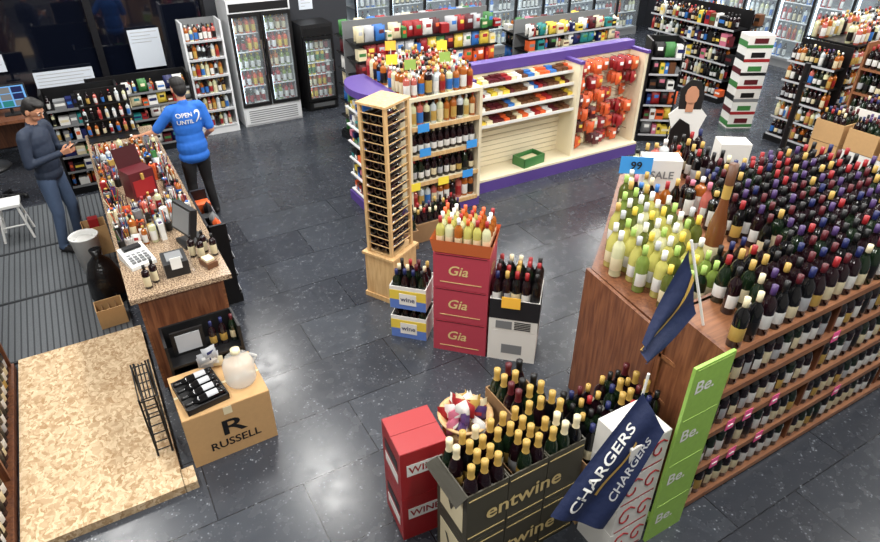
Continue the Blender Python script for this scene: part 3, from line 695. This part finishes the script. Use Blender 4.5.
b.add([(0,.2,.28),(.24,.2,.28),(.24,.25,.46),(0,.25,.46)],[(0,1,2,3),(3,2,1,0)],'c_maroon',M);b.tube(M@Vector((.12,-.005,.2)),M@Vector((.12,-.005,.26)),.015,'c_gold');b.done('red_gift_box')
b=MB()
y=5.22
DM=['c_black','c_brown','c_grey','c_silver','c_black','c_white','c_cream','c_maroon','c_navy','c_red','c_blue','c_green','c_orange','c_gold','c_white','c_black','c_purple']
while y<7.5:
    for x in (-.07,-.01,.05,.12,.19,.26,.33,.4,.47,.54):
        if R.random()<.1 or (5.95<y<6.55 and .0<x<.45) or (y<5.35 and x>.3): continue
        q=R.random();h=R.uniform(.04,.17);rz=R.uniform(-.5,.5)
        if q<.4: b.box(x,y,1.01,R.uniform(.03,.065),R.uniform(.03,.065),h,C(DM),rz);b.box(x,y,1.01+h,.025,.02,.01,C(DM),rz)
        elif q<.75: liquor(b,x,y,1.01,R.uniform(.4,.8),-2,8)
        elif q<.85: b.pillow(x,y,1.01,.07,.11,.04,C(DM),rz,C(DM))
        else:
            b.cyl(x,y,1.01,.028,.08,C(['clear_plastic','c_maroon','c_white','c_black']),12)
            for t in range(4): b.tube((x+R.uniform(-.02,.02),y+R.uniform(-.02,.02),1.03),(x+R.uniform(-.04,.04),y+R.uniform(-.04,.04),1.2),.004,C(DM),5)
    y+=.075
b.done('counter_merchandise')
stock_rack('counter_candy_rack',.74,5.9,.9,.2,.9,rad(90),4,lambda k:C(['box','bag']),rows=1)
b=MB();b.bb(-.1,.45,7.95,8.28,1.01,1.03,'metal_black')
for k in range(3):
    z=1.03+k*.17;b.bb(-.1,.45,8.1+k*.04,8.26,z,z+.012,'metal_black');
    for j in range(7): liquor(b,-.06+j*.078,8.15+k*.04,z+.012,.5,-2,8)
b.bb(-.1,.45,8.26,8.28,1.03,1.55,'metal_black');b.done('counter_miniatures_stand')
b=MB();b.bb(0,.56,4.08,4.36,0,.03,'plastic_black');b.bb(0,.02,4.08,4.36,.03,.72,'plastic_black');b.bb(.54,.56,4.08,4.36,.03,.72,'plastic_black');b.bb(.02,.54,4.34,4.36,.03,.72,'plastic_black')
b.bb(.02,.54,4.08,4.34,.5,.52,'plastic_black');b.bb(.02,.54,4.08,4.34,.25,.27,'plastic_black')
b.bb(.06,.3,4.2,4.22,.52,.74,'c_black');b.bb(.09,.27,4.195,4.2,.55,.71,'c_silver')
for j in range(3): redwine(b,.36+j*.08,4.2,.52,.8)
b.done('black_shelf_unit')
E=empty('cardboard_box',(.27,3.79,0),rad(1))
b=MB();M=Matrix.Translation((-.31,-.26,0));carton(b,M,.62,.52,.47,'cardboard')
b.bb(0,.62,.25,.27,.474,.477,'c_cream',M);b.bb(.28,.34,-.002,0,.4,.47,'c_cream',M)
b.text('RUSSELL',M@frame((.32,-.003,.13),(1,0,0),(0,0,1)),.1,'c_black')
b.text('R',M@frame((.32,-.003,.27),(1,0,0),(0,0,1)),.2,'c_black',sx=1.5)
b.text('RUSSELL',M@frame((.623,.26,.2),(0,1,0),(0,0,1)),.09,'c_black')
b.done('box',E)
b=MB();M=fr(0.02,3.55,8,.478);b.bb(0,.3,0,.36,0,.012,'plastic_black',M)
for a in ((0,.3,0,.01),(0,.3,.35,.36),(0,.01,0,.36),(.29,.3,0,.36)): b.bb(*a,.012,.05,'plastic_black',M)
for j in range(4):
    q=M@Vector((.28,.055+j*.084,.055));Mr=Matrix.Rotation(rad(8),4,'Z')@Matrix.Rotation(rad(-90),4,'Y')
    b.bottle(q.x,q.y,q.z,'bord','g_black','c_silver','c_black',.92,0,12,Mr,1.0)
b.done('wine_bottle_tray')
b=MB();b.lathe([(.001,0),(.1,0),(.115,.03),(.115,.17),(.09,.22),(.035,.25),(.03,.29)],.44,3.74,.478,'clear_plastic',20);b.lathe([(.034,.27),(.034,.3),(.001,.3)],.44,3.74,.478,'c_cream',16);b.tube((.54,3.74,.6),(.58,3.74,.66),.01,'clear_plastic');b.tube((.58,3.74,.66),(.53,3.74,.7),.01,'clear_plastic');b.done('plastic_jug')
b=MB()
for i in range(7): b.pillow(.28+R.uniform(-.05,.05),3.98+R.uniform(-.015,.015),.478+.02*i,.11,.1,.05,C(['c_white','c_silver','c_cream']),R.uniform(-.4,.4),C(['c_white','c_navy']))
b.done('plastic_bag_bundle')
b=MB();SA,SB=-.25,-.15
for x in (SA,SB):
    b.tube((x,3.7,.08),(x+.02,4.15,.62),.008,'metal_black');b.tube((x,4.15,.08),(x+.02,3.72,.62),.008,'metal_black')
for t in range(7): 
    z=.12+t*.08;b.tube((SA,3.72,z),(SB,3.72,z),.005,'metal_black');b.tube((SA,4.13,z),(SB,4.13,z),.005,'metal_black')
for x in (SA,SB):
    for y in (3.72,4.13): b.tube((x,y,.07),(x,y,.63),.007,'metal_black')
for t in range(5): b.tube((SA+t*.025,3.72,.62),(SA+t*.025,4.13,.62),.005,'metal_black')
b.done('folding_wire_stand')
b=MB();b.bb(-1.14,-.135,3.34,5.45,0,.07,'osb');b.bb(-.14,-.05,3.34,3.5,0,.07,'osb');b.done('plywood_platform')
for y0,y1 in ((5.5,6.55),(6.57,7.65),(7.67,8.9)):
    b=MB();b.bb(-1.35,-.2,y0,y1,0,.018,'mat_groove')
    for k in range(22): b.bb(-1.33+k*.052,-1.33+k*.052+.038,y0+.02,y1-.02,.018,.022,'mat_rubber')
    b.done('rubber_floor_mat')
b=MB();XS=-1.17;b.bb(XS-.4,XS,2.6,5.4,0,.06,'wood_dark');b.bb(XS-.4,XS-.36,2.6,5.4,.06,1.5,'wood_dark')
for z in (.06,.42,.78,1.14,1.47): b.bb(XS-.36,XS,2.6,5.4,z,z+.025,'wood_dark')
for y in (2.6,3.99,5.37): b.bb(XS-.36,XS-.02,y,y+.03,.06,1.47,'wood_dark')
for z in (.085,.445,.805,1.165):
    y=2.7
    while y<5.33:
        if abs(y-4.0)>.06: redwine(b,XS-.07,y,z,1,0);redwine(b,XS-.17,y,z,1,0)
        y+=.09
b.done('wooden_wine_shelf')
b=MB();b.lathe([(.001,0),(.11,0),(.14,.4),(.15,.41),(.14,.42),(.13,.4),(.1,.02),(.001,.02)],-.42,6.85,.022,'plastic_white',20)
b.ell((-.42,6.85,.36),(.11,.11,.07),'c_white');b.done('waste_bin')
b=MB();prof=[(.001,0),(.14,.0),(.17,.1),(.16,.3),(.11,.45),(.04,.53),(.06,.6),(.001,.58)]
b.lathe(prof,-.32,6.1,.022,'bag_black',11);b.done('trash_bag')
b=MB();open_carton(b,fr(-.46,5.62,3,.022),.24,.2,.2,'cardboard');b.done('open_cardboard_box')
b=MB();open_carton(b,fr(-.42,7.1,3,.022),.24,.24,.35,'cardboard');b.box(-.3,7.2,.2,.1,.1,.25,'c_red');b.done('open_cardboard_box')
b=MB()
for sx in (-1,1):
    for sy in (-1,1): b.tube((-1.12+sx*.15,8.1+sy*.15,.022),(-1.12+sx*.09,8.1+sy*.1,.44),.014,'plastic_white')
    b.tube((-1.12+sx*.12,7.98,.22),(-1.12+sx*.12,8.22,.22),.01,'plastic_white')
b.box(-1.12,8.1,.43,.26,.28,.03,'plastic_white');b.tube((-1.25,7.97,.2),(-.99,7.97,.2),.01,'plastic_white');b.done('white_stool')
b=MB();cx,cy=-1.3,9.25
for k in range(5):
    a=k*1.257;b.tube((cx,cy,.1),(cx+.26*math.cos(a),cy+.26*math.sin(a),.06),.018,'plastic_black');b.ell((cx+.26*math.cos(a),cy+.26*math.sin(a),.035),(.03,.03,.035),'plastic_black',10)
b.tube((cx,cy,.08),(cx,cy,.45),.025,'chrome');b.ell((cx,cy,.49),(.25,.25,.06),'plastic_black',20)
M=Matrix.Translation((cx-.2,cy,.82))@Matrix.Rotation(-.15,4,'Y');b.ell((0,0,0),(.05,.22,.28),'plastic_black',20,M);b.tube((cx-.12,cy,.47),(cx-.22,cy,.65),.02,'plastic_black');b.done('office_chair')
b=MB();b.bb(-1.9,-.62,10.2,10.9,.72,.76,'wood_dark');b.bb(-1.88,-1.84,10.22,10.88,0,.72,'wood_dark');b.bb(-.68,-.64,10.22,10.88,0,.72,'wood_dark');b.bb(-1.84,-.68,10.84,10.86,.2,.72,'wood_dark');b.done('office_desk')
for x in (-1.5,-.95):
    b=MB();b.box(x,10.5,.76,.2,.16,.02,'plastic_black');b.tube((x,10.5,.77),(x,10.5,.9),.02,'plastic_black');b.bb(x-.25,x+.25,10.46,10.5,.86,1.18,'plastic_black');b.bb(x-.235,x+.235,10.457,10.46,.875,1.165,'screen_blue')
    for i in range(3):
        for j in range(3): b.bb(x-.22+i*.15,x-.09+i*.15,10.454,10.457,.885+j*.093,.965+j*.093,C(['c_grey','c_navy','c_black','c_teal']))
    b.done('security_monitor')
# ---------------------------------------------------------------- people
def cap_mesh(b,p0,p1,r0,r1):
    p0=Vector(p0);p1=Vector(p1);d=p1-p0;L=max(d.length,.001);M=Matrix.Translation(p0)@d.to_track_quat('Z','Y').to_matrix().to_4x4()
    prof=[(max(.0003,r0*math.sin(a)),-r0*math.cos(a)) for a in [0,.4,.8,1.2,1.57]]+[(max(.0003,r1*math.cos(a)),L+r1*math.sin(a)) for a in [0,.4,.8,1.2,1.5707]]
    b.lathe(prof,0,0,0,'skin',14,M)
def build_prims(name,prims,voxel,parent,smooth=3):
    b=MB()
    for p in prims:
        if p[0]=='c': cap_mesh(b,*p[1:5])
        else: b.ell(p[1],p[2],'skin',16,p[4] if len(p)>4 else None)
    tmp=b.done('tmp')
    md=tmp.modifiers.new('r','REMESH');md.mode='VOXEL';md.voxel_size=voxel;md.use_smooth_shade=True
    ms=tmp.modifiers.new('s','SMOOTH');ms.iterations=smooth;ms.factor=.5
    dg=bpy.context.evaluated_depsgraph_get();me=bpy.data.meshes.new_from_object(tmp.evaluated_get(dg));bpy.data.objects.remove(tmp)
    me.materials.clear();names=[]
    for p in prims:
        k=p[5] if p[0]=='c' else p[3]
        if k not in names:names.append(k);me.materials.append(MATS[k])
    cen=np.array([tuple(q.center) for q in me.polygons]);best=np.full(len(cen),1e9);idx=np.zeros(len(cen),int)
    for p in prims:
        if p[0]=='c':
            a=np.array(p[1]);c=np.array(p[2]);d=c-a;t=np.clip(((cen-a)@d)/(d@d+1e-9),0,1);ds=np.linalg.norm(cen-(a+t[:,None]*d),axis=1)-(p[3]+(p[4]-p[3])*t);k=p[5]
        else:
            q=cen
            if len(p)>4 and p[4] is not None:
                A=np.array(p[4].inverted());q=cen@A[:3,:3].T+A[:3,3]
            r_=np.array(p[2]);ds=(np.linalg.norm((q-np.array(p[1]))/r_,axis=1)-1)*r_.min();k=p[3]
        mk=ds<best;best[mk]=ds[mk];idx[mk]=names.index(k)
    me.polygons.foreach_set('material_index',idx.tolist());me.polygons.foreach_set('use_smooth',[True]*len(idx));me.update()
    ob=bpy.data.objects.new(name,me);COL.objects.link(ob);ob.parent=parent;return ob
def hand_prims(w,dirv,nrm,thumb,curl=.5):
    d=Vector(dirv).normalized();n=Vector(nrm).normalized();s=d.cross(n).normalized()*thumb;w=Vector(w);P=[]
    for k in range(4):
        off=(.027-k*.018)
        base=w+d*.085+s*off;P.append(('c',tuple(w+s*off*.6+d*.01),tuple(base),.015,.0115,'skin'))
        L=[.036,.042,.039,.03][k];a=curl;p=base
        for seg in range(3):
            ang=a*(seg+.6)
            dd=(d*math.cos(ang)+n*math.sin(ang)).normalized();q=p+dd*L*(1,.75,.6)[seg];P.append(('c',tuple(p),tuple(q),.0092-.0008*seg,.0086-.0008*seg,'skin'));p=q
    tb=w+d*.025+s*.022;t1=tb+(s*.7+d*.6+n*.3).normalized()*.045;t2=t1+(d*.8+n*.5+s*.1).normalized()*.032
    P.append(('c',tuple(tb),tuple(t1),.013,.0105,'skin'));P.append(('c',tuple(t1),tuple(t2),.0105,.0085,'skin'));return P
def human(loc,rz,J,top,leg,sleeve,headrot,hands,scale=1,hem=0):
    E=empty('man',loc,rz);E.scale=(scale,)*3
    P=[];g=.012 if hem else 0
    P+=[('e',(0,.0,1.31),(.175+g,.115+g,.17),top),('e',(0,-.005,1.2),(.165+g,.115+g,.2),top),('e',(0,-.01,1.05),(.16+g,.12+g,.17),top),('e',(0,0,.93-hem),(.17+g*1.5,.13+g*1.5,.1),top),
        ('c',(-.14,0,1.42),(.14,0,1.42),.06,.06,top),('c',(0,.01,1.4),(0,.0,1.47),.08,.06,top),('c',(0,.005,1.42),(0,-.02,1.54),.055,.05,'skin'),
        ('c',(-.17,0,1.41),(-.19,0,1.37),.065,.062,top),('c',(.17,0,1.41),(.19,0,1.37),.065,.062,top)]
    if hem: P+=[('e',(0,0,.95),(.185,.145,.16),top)]
    P+=[('e',(0,.02,.88-hem*.6),(.15,.11,.1),leg)]
    for s in ('L','R'):
        sg=1 if s=='L' else -1;hip=(sg*.085,.0,.86-hem*.6);kn=J['knee'+s];an=J['ank'+s];toe=J['toe'+s]
        P+=[('c',hip,kn,.094,.066,leg),('c',kn,an,.064,.052,leg),('c',(an[0],an[1],an[2]),(an[0],an[1],.075),.052,.056,leg),
            ('c',(an[0],an[1]+.03,.045),(toe[0],toe[1],.04),.042,.036,'shoe')]
        sh=(sg*.195,0,1.38);el=J['elb'+s];wr=J['wri'+s];mid=tuple(Vector(sh).lerp(Vector(el),.8))
        P+=[('c',sh,mid,.064,.06 if hem else .055,top)]
        am=top if sleeve else 'skin'
        P+=[('c',mid,el,.047 if not sleeve else .053,.042 if not sleeve else .048,am),('c',el,wr,.044 if sleeve else .04,.036 if sleeve else .027,am)]
        if sleeve:
            P+=[('c',wr,tuple(Vector(wr)+(Vector(wr)-Vector(el)).normalized()*.02),.026,.025,'skin')]
    body=build_prims('body',P,.0105,E,4)
    H=Matrix.Translation((0,-.02,1.53))@Matrix.Rotation(headrot[1],4,'Z')@Matrix.Rotation(headrot[0],4,'X')
    def h(p):return tuple(H@Vector(p))
    Q=[('e',(0,0,.13),(.074,.093,.1),'skin',H),('e',(0,-.028,.065),(.052,.06,.062),'skin',H),('c',h((0,0,.09)),h((0,.0,-.03)),.05,.05,'skin'),
       ('c',h((0,-.088,.12)),h((0,-.106,.088)),.009,.014,'skin'),('c',h((-.025,-.075,.052)),h((.025,-.075,.052)),.011,.011,'lips'),
       ('c',h((-.045,-.078,.133)),h((.045,-.078,.133)),.012,.012,'skin'),('c',h((-.048,-.086,.14)),h((-.016,-.09,.141)),.006,.006,'hair'),('c',h((.048,-.086,.14)),h((.016,-.09,.141)),.006,.006,'hair'),
       ('e',(-.078,.008,.1),(.012,.022,.034),'skin',H),('e',(.078,.008,.1),(.012,.022,.034),'skin',H),
       ('e',(0,.02,.16),(.084,.094,.087),'hair',H),('e',(0,.045,.11),(.078,.07,.095),'hair',H),('e',(0,-.02,.205),(.068,.072,.038),'hair',H)]
    build_prims('head',Q,.005,E,2)
    b=MB()
    for sx in (-.032,.032):
        b.ell((sx,-.081,.112),(.013,.01,.009),'eye_white',12,H);b.ell((sx,-.09,.112),(.006,.004,.006),'eye_dark',10,H)
    b.done('eyes',E)
    for s,(d,n,t,c) in hands.items():
        build_prims('hand_'+s,hand_prims(Vector(J['wri'+s])+Vector(d).normalized()*.02,d,n,t,c),.0038,E,1)
    return E,body
J=dict(kneeL=(.11,-.05,.49),ankL=(.12,0.0,.1),toeL=(.15,-.16,0),kneeR=(-.11,-.02,.49),ankR=(-.13,.04,.1),toeR=(-.17,-.11,0),
  elbL=(.25,.0,1.11),wriL=(.08,-.26,1.19),elbR=(-.25,.0,1.11),wriR=(-.08,-.26,1.19))
E1,_=human((-.56,7.5,.022),rad(56),J,'jacket','jeans',True,(.5,0),{'L':((-.35,-.9,.25),(-.9,.2,.3),-1,.9),'R':((.35,-.9,.25),(.9,.2,.3),1,.9)},scale=.985)
b=MB();M=Matrix.Translation((0,-.365,1.235))@Matrix.Rotation(.9,4,'X');b.bb(-.04,.04,-.006,.006,-.07,.07,'plastic_black',M);b.bb(-.035,.035,.006,.008,-.062,.062,'c_white',M);b.done('phone',E1)
J=dict(kneeL=(.11,.0,.49),ankL=(.12,.05,.1),toeL=(.16,-.11,0),kneeR=(-.1,-.03,.49),ankR=(-.12,.0,.1),toeR=(-.15,-.16,0),
  elbL=(.36,-.1,1.17),wriL=(.5,-.28,1.1),elbR=(-.25,.04,1.11),wriR=(-.24,-.16,.98))
E2,body=human((.95,7.55,0),rad(180+10),J,'tshirt','trousers',False,(.2,.1),{'L':((.45,-.85,-.15),(-.1,-.1,-1),-1,.35),'R':((-.05,-.7,-.6),(.9,0,-.1),1,.6)},scale=.98,hem=.1)
bvh=BVHTree.FromPolygons([v.co for v in body.data.vertices],[tuple(p.vertices) for p in body.data.polygons])
b=MB()
for t,size,cx,cz,sx in (('OPEN',.07,.05,1.36,1.0),('UNTIL',.07,.05,1.28,.95),('2',.19,-.11,1.32,1.0)):
    def fn(u,v_,cx=cx,cz=cz,sx=sx,size=size):
        x=cx-u*size*sx+(.0);z=cz+v_*size;hh=bvh.ray_cast(Vector((x,1,z)),Vector((0,-1,0)))
        return (x,(hh[0].y if hh[0] else .1)+.005,z)
    vs,fs=text_mesh(t);b.add([fn(p[0],p[1]) for p in vs],fs,'c_white')
b.done('shirt_print',E2)
# ---------------------------------------------------------------- camera
ca=bpy.data.cameras.new('camera');co=bpy.data.objects.new('camera',ca);COL.objects.link(co)
ca.sensor_width=36;ca.clip_start=.05;co.location=(0,0,3.7)
ca.lens=620/880*36;co.rotation_euler=(rad(57),0,rad(-30))
bpy.context.scene.camera=co
bpy.context.scene.view_settings.view_transform='Standard'
